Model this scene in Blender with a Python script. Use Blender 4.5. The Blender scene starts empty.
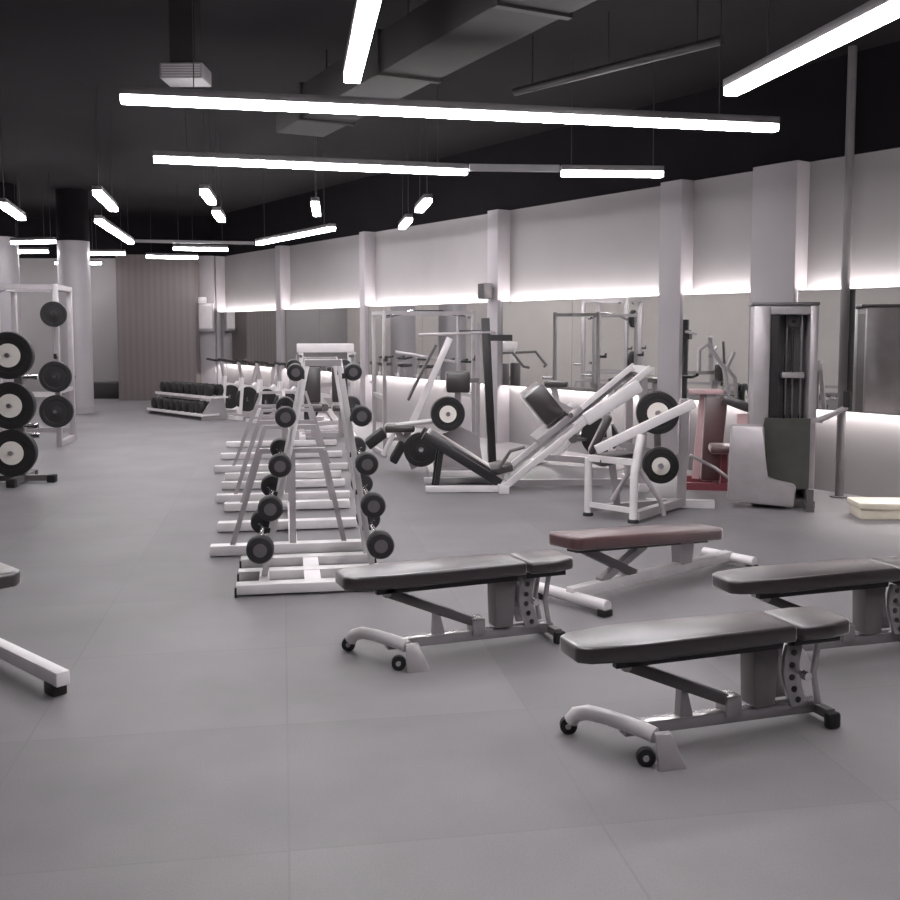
import bpy, bmesh, math, random
from mathutils import Vector, Matrix
random.seed(7)
R = math.radians
V = Vector
scene = bpy.context.scene
col = scene.collection

# ------------------------------------------------------------------ camera
FPX, PITCH, SHIFT, HCAM = 1000.0, R(4.5), -0.047, 1.6
cam_d = bpy.data.cameras.new('camera')
cam_d.sensor_width = 36.0
cam_d.lens = FPX / 900.0 * 36.0
cam_d.shift_y = SHIFT
cam_d.clip_end = 200
cam = bpy.data.objects.new('camera', cam_d)
cam.location = (0, 0, HCAM)
cam.rotation_euler = (math.pi / 2 - PITCH, 0, 0)
col.objects.link(cam)
scene.camera = cam

def ray(px, py):
    cx = (px - 450) / FPX
    cy = (450 - py) / FPX + SHIFT * 900 / FPX
    return V((cx, math.cos(PITCH) + cy * math.sin(PITCH), -math.sin(PITCH) + cy * math.cos(PITCH)))
def at_h(px, py, h):
    d = ray(px, py); t = (h - HCAM) / d.z
    return V((d.x * t, d.y * t, h))
def fl(px, py): return at_h(px, py, 0)
def at_y(px, py, Y):
    d = ray(px, py); t = Y / d.y
    return V((d.x * t, Y, HCAM + d.z * t))

# ------------------------------------------------------------------ materials
MATS = {}
def mat(name, c, rough=0.5, metal=0.0, spec=0.5, noise=0.0, nscale=8.0, bump=0.0):
    m = bpy.data.materials.new(name); m.use_nodes = True
    nt = m.node_tree; b = nt.nodes['Principled BSDF']
    b.inputs['Base Color'].default_value = (*c, 1)
    b.inputs['Roughness'].default_value = rough
    b.inputs['Metallic'].default_value = metal
    b.inputs['Specular IOR Level'].default_value = spec
    tc = nt.nodes.new('ShaderNodeTexCoord')
    nz = nt.nodes.new('ShaderNodeTexNoise'); nz.inputs['Scale'].default_value = nscale
    nz.inputs['Detail'].default_value = 4
    nt.links.new(tc.outputs['Object'], nz.inputs['Vector'])
    if noise > 0:
        cr = nt.nodes.new('ShaderNodeValToRGB')
        cr.color_ramp.elements[0].position = 0.3; cr.color_ramp.elements[1].position = 0.7
        cr.color_ramp.elements[0].color = (*[x * (1 - noise) for x in c], 1)
        cr.color_ramp.elements[1].color = (*[min(1, x * (1 + noise)) for x in c], 1)
        nt.links.new(nz.outputs['Fac'], cr.inputs['Fac'])
        nt.links.new(cr.outputs['Color'], b.inputs['Base Color'])
    if bump > 0:
        bp = nt.nodes.new('ShaderNodeBump'); bp.inputs['Strength'].default_value = bump
        bp.inputs['Distance'].default_value = 0.01
        nt.links.new(nz.outputs['Fac'], bp.inputs['Height'])
        nt.links.new(bp.outputs['Normal'], b.inputs['Normal'])
    MATS[name] = m
    return m
def emit(name, c, s):
    m = bpy.data.materials.new(name); m.use_nodes = True
    nt = m.node_tree; nt.nodes.clear()
    e = nt.nodes.new('ShaderNodeEmission'); o = nt.nodes.new('ShaderNodeOutputMaterial')
    e.inputs['Color'].default_value = (*c, 1); e.inputs['Strength'].default_value = s
    nt.links.new(e.outputs[0], o.inputs[0])
    MATS[name] = m
    return m

LAMP, COVE, COVELOW = 30.0, 52.0, 40.0
WHITE = mat('white_powder_coat', (0.74, 0.71, 0.72), 0.32, 0.0, 0.5, 0.05)
SILVER = mat('silver_paint', (0.45, 0.42, 0.435), 0.34, 0.35, 0.5, 0.06)
BENCHM = mat('satin_steel', (0.46, 0.44, 0.45), 0.27, 0.65, 0.5, 0.06)
LEFTP = mat('beige_paint', (0.62, 0.58, 0.56), 0.7, 0, 0.3, 0.03, 2)
GREYF = mat('grey_paint', (0.36, 0.34, 0.35), 0.4, 0.1, 0.5, 0.06)
GREYD = mat('dark_grey_paint', (0.13, 0.12, 0.125), 0.42, 0.1, 0.5, 0.08)
CHROME = mat('chrome', (0.78, 0.77, 0.78), 0.14, 1.0)
BLACKM = mat('black_metal', (0.022, 0.02, 0.022), 0.4, 0.0, 0.5, 0.1)
PAD = mat('black_vinyl', (0.020, 0.013, 0.015), 0.42, 0.0, 0.5, 0.12, 30)
PADR = mat('maroon_vinyl', (0.085, 0.030, 0.034), 0.42, 0.0, 0.5, 0.15, 20)
for _m in (PAD, PADR):
    _b = _m.node_tree.nodes['Principled BSDF']
    _b.inputs['Sheen Weight'].default_value = 1.0; _b.inputs['Sheen Roughness'].default_value = 0.25; _b.inputs['Sheen Tint'].default_value = (1, 0.93, 0.93, 1)
    _b.inputs['Coat Weight'].default_value = 1.0; _b.inputs['Coat Roughness'].default_value = 0.36; _b.inputs['Coat IOR'].default_value = 1.66
RUB = mat('black_rubber', (0.018, 0.017, 0.018), 0.6, 0.0, 0.4, 0.15, 20)
RUBT = mat('worn_rubber', (0.028, 0.026, 0.028), 0.55, 0.0, 0.4, 0.15, 20)
HUB = mat('cream_hub', (0.86, 0.82, 0.77), 0.4, 0.0, 0.5, 0.05)
RED = mat('maroon_paint', (0.20, 0.045, 0.06), 0.4, 0.0, 0.5, 0.1)
PINK = mat('pale_pink_panel', (0.62, 0.42, 0.43), 0.45, 0.0, 0.5, 0.05)
WALLP = mat('wall_paint', (0.29, 0.272, 0.278), 0.8, 0, 0.3, 0.03, 2)
PILP = mat('pilaster_paint', (0.34, 0.318, 0.335), 0.75, 0, 0.3, 0.03, 2)
COLP = mat('column_plaster', (0.36, 0.34, 0.36), 0.35, 0, 0.5, 0.03, 2)
DARKP = mat('black_paint', (0.0056, 0.0042, 0.0056), 0.9, 0, 0.15, 0.2, 2)
DUCTP = mat('black_duct', (0.010, 0.0078, 0.008), 0.8, 0.0, 0.4, 0.2, 3)
DUCTM = mat('grey_pipe', (0.028, 0.027, 0.028), 0.5, 0.1)
VENTP = mat('grey_vent', (0.22, 0.21, 0.22), 0.5, 0.1, 0.5, 0.05)
MIRROR = mat('mirror_glass', (0.80, 0.81, 0.80), 0.02, 1.0)
EDGE = mat('mirror_edge', (0.12, 0.115, 0.12), 0.4, 0.2)
CREAM = mat('cream_laminate', (0.78, 0.72, 0.60), 0.45, 0, 0.5, 0.05)
POSTM = mat('charcoal_paint', (0.2, 0.185, 0.19), 0.4, 0.1, 0.5, 0.06)
STACK = mat('weight_stack_iron', (0.05, 0.05, 0.048), 0.45, 0.2, 0.5, 0.1)
SMOKE = mat('smoked_panel', (0.075, 0.075, 0.068), 0.3, 0, 0.5, 0.1)
GLOW = emit('lamp_diffuser', (1.0, 0.965, 0.985), LAMP)
COVEM = emit('cove_strip', (1.0, 0.95, 0.93), COVE)
COVEL = emit('cove_strip_low', (1.0, 0.95, 0.93), COVELOW)

def floor_mat():
    m = bpy.data.materials.new('rubber_floor'); m.use_nodes = True
    nt = m.node_tree; b = nt.nodes['Principled BSDF']; L = nt.links.new
    tc = nt.nodes.new('ShaderNodeTexCoord'); mp = nt.nodes.new('ShaderNodeMapping')
    mp.inputs['Rotation'].default_value = (0, 0, R(-9.5))
    L(tc.outputs['Object'], mp.inputs['Vector'])
    br = nt.nodes.new('ShaderNodeTexBrick'); br.offset = 0.0
    br.inputs['Scale'].default_value = 1.0
    br.inputs['Brick Width'].default_value = 1.0; br.inputs['Row Height'].default_value = 1.0
    br.inputs['Mortar Size'].default_value = 0.005; br.inputs['Mortar Smooth'].default_value = 0.5
    br.inputs['Color1'].default_value = (0.195, 0.184, 0.194, 1)
    br.inputs['Color2'].default_value = (0.218, 0.207, 0.216, 1)
    br.inputs['Mortar'].default_value = (0.186, 0.176, 0.185, 1)
    L(mp.outputs[0], br.inputs['Vector'])
    n1 = nt.nodes.new('ShaderNodeTexNoise'); n1.inputs['Scale'].default_value = 1.3; n1.inputs['Detail'].default_value = 5
    L(mp.outputs[0], n1.inputs['Vector'])
    r1 = nt.nodes.new('ShaderNodeValToRGB')
    r1.color_ramp.elements[0].position = 0.3; r1.color_ramp.elements[0].color = (0.86, 0.86, 0.86, 1)
    r1.color_ramp.elements[1].position = 0.7; r1.color_ramp.elements[1].color = (1.08, 1.08, 1.08, 1)
    L(n1.outputs['Fac'], r1.inputs['Fac'])
    n2 = nt.nodes.new('ShaderNodeTexNoise'); n2.inputs['Scale'].default_value = 160; n2.inputs['Detail'].default_value = 2
    L(mp.outputs[0], n2.inputs['Vector'])
    r2 = nt.nodes.new('ShaderNodeValToRGB')
    r2.color_ramp.elements[0].position = 0.35; r2.color_ramp.elements[0].color = (0.93, 0.93, 0.93, 1)
    r2.color_ramp.elements[1].position = 0.65; r2.color_ramp.elements[1].color = (1.05, 1.05, 1.05, 1)
    L(n2.outputs['Fac'], r2.inputs['Fac'])
    m1 = nt.nodes.new('ShaderNodeMixRGB'); m1.blend_type = 'MULTIPLY'; m1.inputs['Fac'].default_value = 1
    m2 = nt.nodes.new('ShaderNodeMixRGB'); m2.blend_type = 'MULTIPLY'; m2.inputs['Fac'].default_value = 1
    L(br.outputs['Color'], m1.inputs['Color1']); L(r1.outputs['Color'], m1.inputs['Color2'])
    L(m1.outputs['Color'], m2.inputs['Color1']); L(r2.outputs['Color'], m2.inputs['Color2'])
    L(m2.outputs['Color'], b.inputs['Base Color'])
    b.inputs['Roughness'].default_value = 0.52
    b.inputs['Specular IOR Level'].default_value = 0.35
    return m
FLOORM = floor_mat()

def panel_mat():
    m = bpy.data.materials.new('brown_panelling'); m.use_nodes = True
    nt = m.node_tree; b = nt.nodes['Principled BSDF']; L = nt.links.new
    tc = nt.nodes.new('ShaderNodeTexCoord')
    w = nt.nodes.new('ShaderNodeTexWave'); w.bands_direction = 'X'; w.inputs['Scale'].default_value = 2.2
    w.inputs['Distortion'].default_value = 0.4
    L(tc.outputs['Object'], w.inputs['Vector'])
    r = nt.nodes.new('ShaderNodeValToRGB')
    r.color_ramp.elements[0].color = (0.155, 0.132, 0.13, 1); r.color_ramp.elements[1].color = (0.18, 0.156, 0.153, 1)
    L(w.outputs['Fac'], r.inputs['Fac']); L(r.outputs['Color'], b.inputs['Base Color'])
    b.inputs['Roughness'].default_value = 0.5
    return m
BROWN = panel_mat()

# ------------------------------------------------------------------ mesh helpers
class MB:
    def __init__(self): self.bm = bmesh.new()
    def hexa(self, c, ax, ay, az, sx, sy, sz, bevel=0.0):
        c = V(c); vs = []
        for dx in (-.5, .5):
            for dy in (-.5, .5):
                for dz in (-.5, .5):
                    vs.append(self.bm.verts.new(c + ax * (dx * sx) + ay * (dy * sy) + az * (dz * sz)))
        fs = []
        for q in ((0, 1, 3, 2), (4, 6, 7, 5), (0, 4, 5, 1), (2, 3, 7, 6), (0, 2, 6, 4), (1, 5, 7, 3)):
            fs.append(self.bm.faces.new([vs[i] for i in q]))
        if bevel > 0:
            es = list({e for f in fs for e in f.edges})
            bmesh.ops.bevel(self.bm, geom=es, offset=bevel, segments=2, affect='EDGES', profile=0.5)
        return self
    def box(self, c, s, yaw=0, pitch=0, bevel=0.0):
        m = Matrix.Rotation(yaw, 3, 'Z') @ Matrix.Rotation(pitch, 3, 'Y')
        return self.hexa(c, m @ V((1, 0, 0)), m @ V((0, 1, 0)), m @ V((0, 0, 1)), *s, bevel=bevel)
    def bar(self, p, q, w, h, bevel=0.0, side=None):
        p, q = V(p), V(q); a = (q - p); L = a.length; a.normalize()
        s = V(side) if side else (V((0, 0, 1)).cross(a) if abs(a.z) < 0.98 else V((0, 1, 0)))
        s = (s - a * s.dot(a)).normalized(); u = a.cross(s)
        return self.hexa((p + q) / 2, a, s, u, L, w, h, bevel)
    def tube(self, pts, r, seg=10, rs=None):
        pts = [V(p) for p in pts]; n = len(pts); rings = []
        t0 = (pts[1] - pts[0]).normalized()
        ref = V((0, 0, 1)) if abs(t0.z) < 0.9 else V((1, 0, 0))
        s = t0.cross(ref).normalized()
        for i, p in enumerate(pts):
            if i == 0: t = pts[1] - pts[0]
            elif i == n - 1: t = pts[-1] - pts[-2]
            else: t = (pts[i] - pts[i - 1]).normalized() + (pts[i + 1] - pts[i]).normalized()
            t.normalize()
            s = (s - t * s.dot(t)).normalized(); u = t.cross(s)
            rr = rs[i] if rs else r
            rings.append([self.bm.verts.new(p + (s * math.cos(2 * math.pi * k / seg) + u * math.sin(2 * math.pi * k / seg)) * rr) for k in range(seg)])
        for a, b in zip(rings, rings[1:]):
            for k in range(seg):
                self.bm.faces.new((a[k], a[(k + 1) % seg], b[(k + 1) % seg], b[k]))
        self.bm.faces.new(rings[0][::-1]); self.bm.faces.new(rings[-1])
        return self
    def cyl(self, p, q, r, seg=16): return self.tube([p, q], r, seg)
    def lathe(self, p, axis, prof, seg=28, closed=True):
        """ring profile of (radius, offset along axis); closed makes a torus-like solid"""
        p, a = V(p), V(axis).normalized()
        s = a.cross(V((0, 0, 1)) if abs(a.z) < 0.9 else V((1, 0, 0))).normalized(); u = a.cross(s)
        rings = []
        for (r, z) in prof:
            rings.append([self.bm.verts.new(p + a * z + (s * math.cos(2 * math.pi * k / seg) + u * math.sin(2 * math.pi * k / seg)) * r) for k in range(seg)])
        m = len(rings)
        for i in range(m if closed else m - 1):
            a_, b_ = rings[i], rings[(i + 1) % m]
            for k in range(seg):
                self.bm.faces.new((a_[k], a_[(k + 1) % seg], b_[(k + 1) % seg], b_[k]))
        if not closed:
            self.bm.faces.new(rings[0][::-1]); self.bm.faces.new(rings[-1])
        return self
    def prism(self, pts, ext, bevel=0.0, segs=2):
        ext = V(ext); a = [self.bm.verts.new(V(p)) for p in pts]; b = [self.bm.verts.new(V(p) + ext) for p in pts]
        n = len(a); fs = [self.bm.faces.new(a[::-1]), self.bm.faces.new(b)]
        for i in range(n): fs.append(self.bm.faces.new((a[i], a[(i + 1) % n], b[(i + 1) % n], b[i])))
        if bevel > 0:
            es = list({e for f in fs for e in f.edges})
            bmesh.ops.bevel(self.bm, geom=es, offset=bevel, segments=segs, affect='EDGES', profile=0.5)
        return self
    def build(self, name, m, parent=None):
        bmesh.ops.recalc_face_normals(self.bm, faces=self.bm.faces[:])
        me = bpy.data.meshes.new(name); self.bm.to_mesh(me); self.bm.free()
        for p in me.polygons: p.use_smooth = True
        me.set_sharp_from_angle(angle=R(38))
        me.materials.append(m)
        o = bpy.data.objects.new(name, me); col.objects.link(o)
        if parent: o.parent = parent
        return o

def tag(o, label, cat, group=None):
    o['label'] = label; o['category'] = cat
    if group: o['group'] = group
    return o
def thing(name, label, cat, loc=(0, 0, 0), yaw=0, group=None):
    o = bpy.data.objects.new(name, None); o.empty_display_size = 0.1; col.objects.link(o)
    o.location = loc; o.rotation_euler = (0, 0, yaw)
    return tag(o, label, cat, group)
def dup(root, label, loc, yaw=None, group=None):
    kids = {}
    for o in list(col.objects):
        if o.parent: kids.setdefault(o.parent.name, []).append(o)
    def rec(o, par):
        c = o.copy(); col.objects.link(c)
        if par: c.parent = par
        for k in kids.get(o.name, []): rec(k, c)
        return c
    r = rec(root, None); r.location = loc
    if yaw is not None: r.rotation_euler = (0, 0, yaw)
    r['label'] = label
    if group: r['group'] = group
    return r
def struct(o): o['kind'] = 'structure'; return o
def at_world(root, p):
    """world position of a point given in a thing's own frame"""
    m = Matrix.Translation(root.location) @ Matrix.Rotation(root.rotation_euler.z, 4, 'Z')
    return m @ V(p)

# ------------------------------------------------------------------ room shell
CEIL, WTOP = 4.2, 3.25
W0 = V((3.68, 9.90, 0)); WD = V((-0.559, 0.829, 0)).normalized(); WN = V((-WD.y, WD.x, 0))   # along the mirror wall; WN into the room
if WN.x > 0: WN = -WN
WYAW = math.atan2(WD.y, WD.x)
def wp(s, off, z): return W0 + WD * s + WN * off + V((0, 0, z))
def s_at(px):                         # where along the mirror wall a view ray through column px meets it
    k = ray(px, 329); k = k.x / k.y
    return (W0.x - k * W0.y) / (k * WD.y - WD.x)
S_NEAR, S_FAR = -18.0, 16.6
struct(MB().box((0, 9, -0.05), (44, 40, 0.1)).build('floor', FLOORM))
struct(MB().box((0, 9, CEIL + 0.05), (44, 40, 0.1)).build('ceiling', DARKP))
def wallseg(name, s0, s1, off0, off1, z0, z1, m, bevel=0.0):
    c = wp((s0 + s1) / 2, (off0 + off1) / 2, (z0 + z1) / 2)
    return MB().hexa(c, WD, WN, V((0, 0, 1)), abs(s1 - s0), abs(off1 - off0), z1 - z0, bevel).build(name, m)
struct(wallseg('wall_right', S_NEAR, S_FAR, -0.2, 0, 0, WTOP, WALLP))
struct(wallseg('trim_1', S_NEAR, S_FAR, -0.2, 0.02, WTOP, CEIL, DARKP))
YB = 23.6
struct(MB().box((-9.5, YB + 0.1, WTOP / 2), (9.0, 0.2, WTOP)).build('wall_back', WALLP))
struct(MB().box((-9.5, YB + 0.08, (WTOP + CEIL) / 2), (9.0, 0.24, CEIL - WTOP)).build('trim_2', DARKP))
struct(MB().box((-13.0, 9, CEIL / 2), (0.2, 31, CEIL)).build('wall_left', LEFTP))
struct(MB().box((0, -5.6, CEIL / 2), (30, 0.2, CEIL)).build('wall_front', WALLP))
# brown panelled partition at the back
pa, pb = at_y(119, 402, 22.4), at_y(197, 402, 22.4)
pn = MB()
pn.box(((pa.x + pb.x) / 2, 22.75, WTOP / 2), (pb.x - pa.x, 0.7, WTOP), bevel=0.01)
struct(pn.build('wall_partition', BROWN))
# skirting on the back wall
struct(MB().box((-9.4, YB - 0.015, 0.06), (8.2, 0.03, 0.12)).build('baseboard_back', WHITE))

# pilasters, mirrors, cove strips along the right wall
PIL = [(215, 226), (276, 291), (361, 376), (487, 510), (658, 692), (749, 806)]
SP = []
for i, (a, b) in enumerate(PIL):
    depth = 0.22 if i < 4 else 0.20
    s1 = s_at(a); s0 = s_at(b)
    # left picture edge is the front corner at the far side: push it back along the ray onto the front face
    k = ray(a, 329); k = k.x / k.y
    f0 = W0 + WN * depth
    s1 = (f0.x - k * f0.y) / (k * WD.y - WD.x)
    if s1 - s0 < 0.18: s1 = s0 + 0.18
    SP.append((s0, s1))
    nm = 'trim_%d' % (i + 3)
    struct(wallseg(nm, s0, s1, 0.0, depth, 0, WTOP, PILP, 0.008))
ORD = ['sixth', 'fifth', 'fourth', 'third', 'second', 'first']
MZ0, MZ1, MOFF = 0.815, 1.98, 0.15
ends = sorted(SP)                     # from near to far
gaps = []
prev = -6.0
for (s0, s1) in ends:
    gaps.append((prev, s0)); prev = s1
gaps.append((prev, S_FAR - 0.1))
MLAB = ['wide wall mirror at the right edge of the photo, by the thin dark pole',
        'narrow wall mirror behind the maroon machine, between the two wide pilasters',
        'long wall mirror behind the leg press with the white rails',
        'wall mirror behind the grey plate-loaded row machine and its diagonal pole',
        'wall mirror behind the pale chest press with the white crossbar',
        'far wall mirror above the row of exercise bikes',
        'short wall mirror at the far corner beside the brown partition']
for i, (a, b) in enumerate(gaps):
    if b - a < 0.25: continue
    a += 0.02; b -= 0.02
    mid = wp((a + b) / 2, MOFF, MZ0)
    t = thing('wall_mirror', MLAB[i], 'mirror', mid, WYAW, 'backlit mirrors along the right wall')
    L = b - a; sgn = 1 if (Matrix.Rotation(WYAW, 3, 'Z') @ V((0, 1, 0))).dot(WN) > 0 else -1
    n = max(1, round(L / 1.6)); w = L / n
    MB().box((0, -0.0, (MZ1 - MZ0) / 2), (L, 0.03, MZ1 - MZ0)).build('backing_panel', EDGE, t)
    for k in range(n):
        MB().box((-L / 2 + w * (k + .5), sgn * 0.0185, (MZ1 - MZ0) / 2), (w - 0.006, 0.006, MZ1 - MZ0 - 0.02)).build('glass_pane', MIRROR, t)
    for z in (0.25, 0.9):
        MB().box((0, -sgn * (MOFF / 2 + 0.005), z), (L * 0.9, MOFF - 0.032, 0.05)).build('mounting_rail', EDGE, t)
    for up, z, mm in ((1, MZ1 - MZ0 - 0.045, COVEM), (0, 0.045, COVEL)):
        MB().box((0, -sgn * (MOFF / 2 + 0.03), z), (L - 0.06, 0.035, 0.02)).build('light_strip', mm, t)

# round columns on the left
def column(px0, px1, base_py, label):
    c = fl((px0 + px1) / 2, base_py); r = (px1 - px0) / 2 / FPX * c.y
    c.y += r
    o = MB().lathe((c.x, c.y, 0), (0, 0, 1), [(r, 0), (r, WTOP)], 48, closed=False).build('column', COLP)
    b = MB().lathe((c.x, c.y, 0), (0, 0, 1), [(r + 0.015, 0), (r + 0.015, 0.12)], 48, closed=False).build('base_ring', PILP, o)
    MB().lathe((c.x, c.y, 0), (0, 0, 1), [(r, WTOP), (r, CEIL)], 48, closed=False).build('black_top', DARKP, o)
    o['kind'] = 'structure'
    return c, r
COL1 = column(57, 88, 414, '')
COL2 = column(-22, 15, 418, '')

# ------------------------------------------------------------------ ceiling services and lamps
HL = 3.05
def lamp(p, q, label, width=0.085, name='linear_lamp', group='suspended linear ceiling lamps', cables=2):
    p, q = V(p), V(q)
    d = q - p; L = d.length; mid = (p + q) / 2
    yaw = math.atan2(d.y, d.x)
    t = thing(name, label, 'ceiling lamp', mid, yaw, group)
    MB().box((0, 0, 0.055), (L, width, 0.05), bevel=0.004).build('housing', GREYD, t)
    MB().box((0, 0, 0.005), (L - 0.012, width - 0.008, 0.05), bevel=0.006).build('diffuser', GLOW, t)
    if cables:
        for x in (-L * 0.4, L * 0.4):
            MB().cyl((x, 0, 0.078), (x, 0, CEIL - mid.z), 0.004, 6).build('suspension_cable', BLACKM, t)
    return t
lamp(at_h(120, 100, HL), at_h(777, 129, HL), 'longest suspended lamp spanning the photo, in front of the dark ceiling')
lamp(at_h(153, 160, HL), at_h(467, 173, HL), 'long suspended lamp just behind the longest one, left of the dark joining bar')
lamp(at_h(561, 174, HL), at_h(663, 175, HL), 'shorter suspended lamp right of the dark joining bar')
A0, A1 = at_h(352, 80, HL), at_h(370, 0, HL)
lamp(A0, A0 + (A1 - A0).normalized() * 4.4, 'lamp running up out of the photo at top centre', 0.1)
B0, B1 = at_h(730, 93, HL), at_h(900, 8, HL)
lamp(B0, B0 + (B1 - B0).normalized() * 4.6, 'lamp running diagonally out of the top right corner', 0.1)
# the dark profile that joins two lamps
cp, cq = at_h(469, 172, HL), at_h(559, 173, HL)
tag(MB().bar(cp + V((0, 0, .04)), cq + V((0, 0, .04)), 0.06, 0.06).build('lamp_profile', VENTP),
    'unlit dark profile joining the two lamps of the second row', 'lamp profile')
short = [((2, 205), (22, 219), 'short lamp at the left edge above the grey column'),
         ((97, 193), (114, 210), 'short lamp high above the round column, upper one of its pair'),
         ((98, 221), (131, 243), 'slanting lamp just right of the round column top'),
         ((204, 192), (212, 203), 'short lamp left of centre, nearer of two in line'),
         ((216, 213), (222, 221), 'short lamp left of centre, farther of two in line'),
         ((315, 204), (317, 215), 'small single lamp above the slanting bar lamp'),
         ((428, 201), (419, 211), 'short lamp near the centre, nearer of two in line'),
         ((409, 220), (402, 228), 'short lamp near the centre, farther of two in line'),
         ((258, 244), (333, 229), 'bar lamp rising to the right in front of the far mirrors'),
         ((12, 243), (55, 242), 'far strip lamp left of the round column, upper one'),
         ((12, 252), (48, 252), 'far strip lamp left of the round column, lower one'),
         ((89, 254), (125, 254), 'far strip lamp just right of the round column'),
         ((146, 257), (198, 258), 'far strip lamp in front of the brown partition, lower one'),
         ((173, 249), (228, 250), 'far strip lamp above the brown partition, upper one')]
for a, b, lab in short:
    lamp(at_h(*a, HL), at_h(*b, HL), lab, 0.1)
for k, (x, y) in enumerate([(-9.0, 4.0), (-9.6, 8.5), (-10.2, 13.0), (-10.8, 17.5)]):  # extra lamps out of view, added to brighten the left wall the mirrors reflect
    lamp((x - .25, y - 1.2, HL), (x + .15, y + 1.2, HL), ('first', 'second', 'third', 'fourth')[k] + ' added unseen lamp along the left wall, counted from the camera', 0.1)
lamp((-8.75, 22.35, HL), (-7.75, 22.4, HL), 'small added strip lamp at the back wall, just right of the round column', 0.1)  # added to brighten the pale back wall
lamp((-12.2, 21.9, HL), (-9.9, 22.0, HL), 'added strip lamp at the back wall, left of the round column', 0.1)  # also added, lifts the far wall as reflected in the far mirrors
# thin unlit rail
tag(MB().bar(at_h(134, 241, HL + .1), at_h(254, 243, HL + .1), 0.05, 0.05).build('lighting_rail', VENTP),
    'thin unlit grey rail between the slanting lamp and the rising bar lamp', 'lighting rail')
# air vent and ducts
vc = at_h(186, 75, 3.62)
vt = thing('air_vent', 'small grey air vent on the dark ceiling at upper left', 'vent', (vc.x, vc.y, 3.56))
MB().box((0, 0, 0.06), (0.34, 0.3, 0.12), bevel=0.01).build('frame', VENTP, vt)
for k in range(5): MB().box((0, -0.156, 0.02 + k * 0.02), (0.3, 0.012, 0.009)).build('louvre', SILVER, vt)
MB().box((0, 0, 0.38), (0.2, 0.2, 0.52)).build('duct_neck', DUCTP, vt)
def duct(p, q, w, h, label, nm='air_duct'):
    t = thing(nm, label, 'duct', ((V(p) + V(q)) / 2))
    o = t.location
    MB().bar(V(p) - o, V(q) - o, w, h, 0.01).build('duct_body', DUCTP, t)
    for f in (0.15, 0.5, 0.85):
        c = V(p).lerp(V(q), f) - o; d = (V(q) - V(p)).normalized() * 0.03
        MB().bar(c - d, c + d, w + 0.04, h + 0.04).build('flange', DUCTP, t)
        MB().cyl(c + V((0, 0, h / 2)), V((c.x, c.y, CEIL - o.z)), 0.008, 6).build('hanger_rod', BLACKM, t)
duct(at_h(300, 120, 3.7), at_h(610, -60, 3.7), 0.5, 0.3, 'wide dark duct crossing the ceiling behind the top centre lamp')
pp, pq = at_h(515, 92, 3.75), at_h(722, 40, 3.75)
for lab, off in (('thin grey pipe slanting under the ceiling, left of the top right lamp', 0),):
    t = thing('ceiling_pipe', lab, 'pipe', (pp + pq) / 2); o = t.location
    MB().cyl(pp - o, pq - o, 0.035, 10).build('pipe_body', DUCTM, t)
    for f in (0.1, 0.5, 0.9):
        c = pp.lerp(pq, f) - o
        MB().cyl(c + V((0, 0, 0.03)), V((c.x, c.y, CEIL - o.z)), 0.006, 6).build('hanger_rod', BLACKM, t)
# pole at the right
pc = fl(839, 497)
pt = thing('floor_to_ceiling_pole', 'thin dark pole from floor to ceiling in front of the right mirror', 'pole', pc)
MB().cyl((0, 0, 0.012), (0, 0, CEIL - 0.002), 0.04, 16).build('shaft', GREYD, pt)
MB().lathe((0, 0, 0), (0, 0, 1), [(0.085, 0), (0.085, 0.012)], 20, closed=False).build('base_flange', GREYD, pt)

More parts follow.
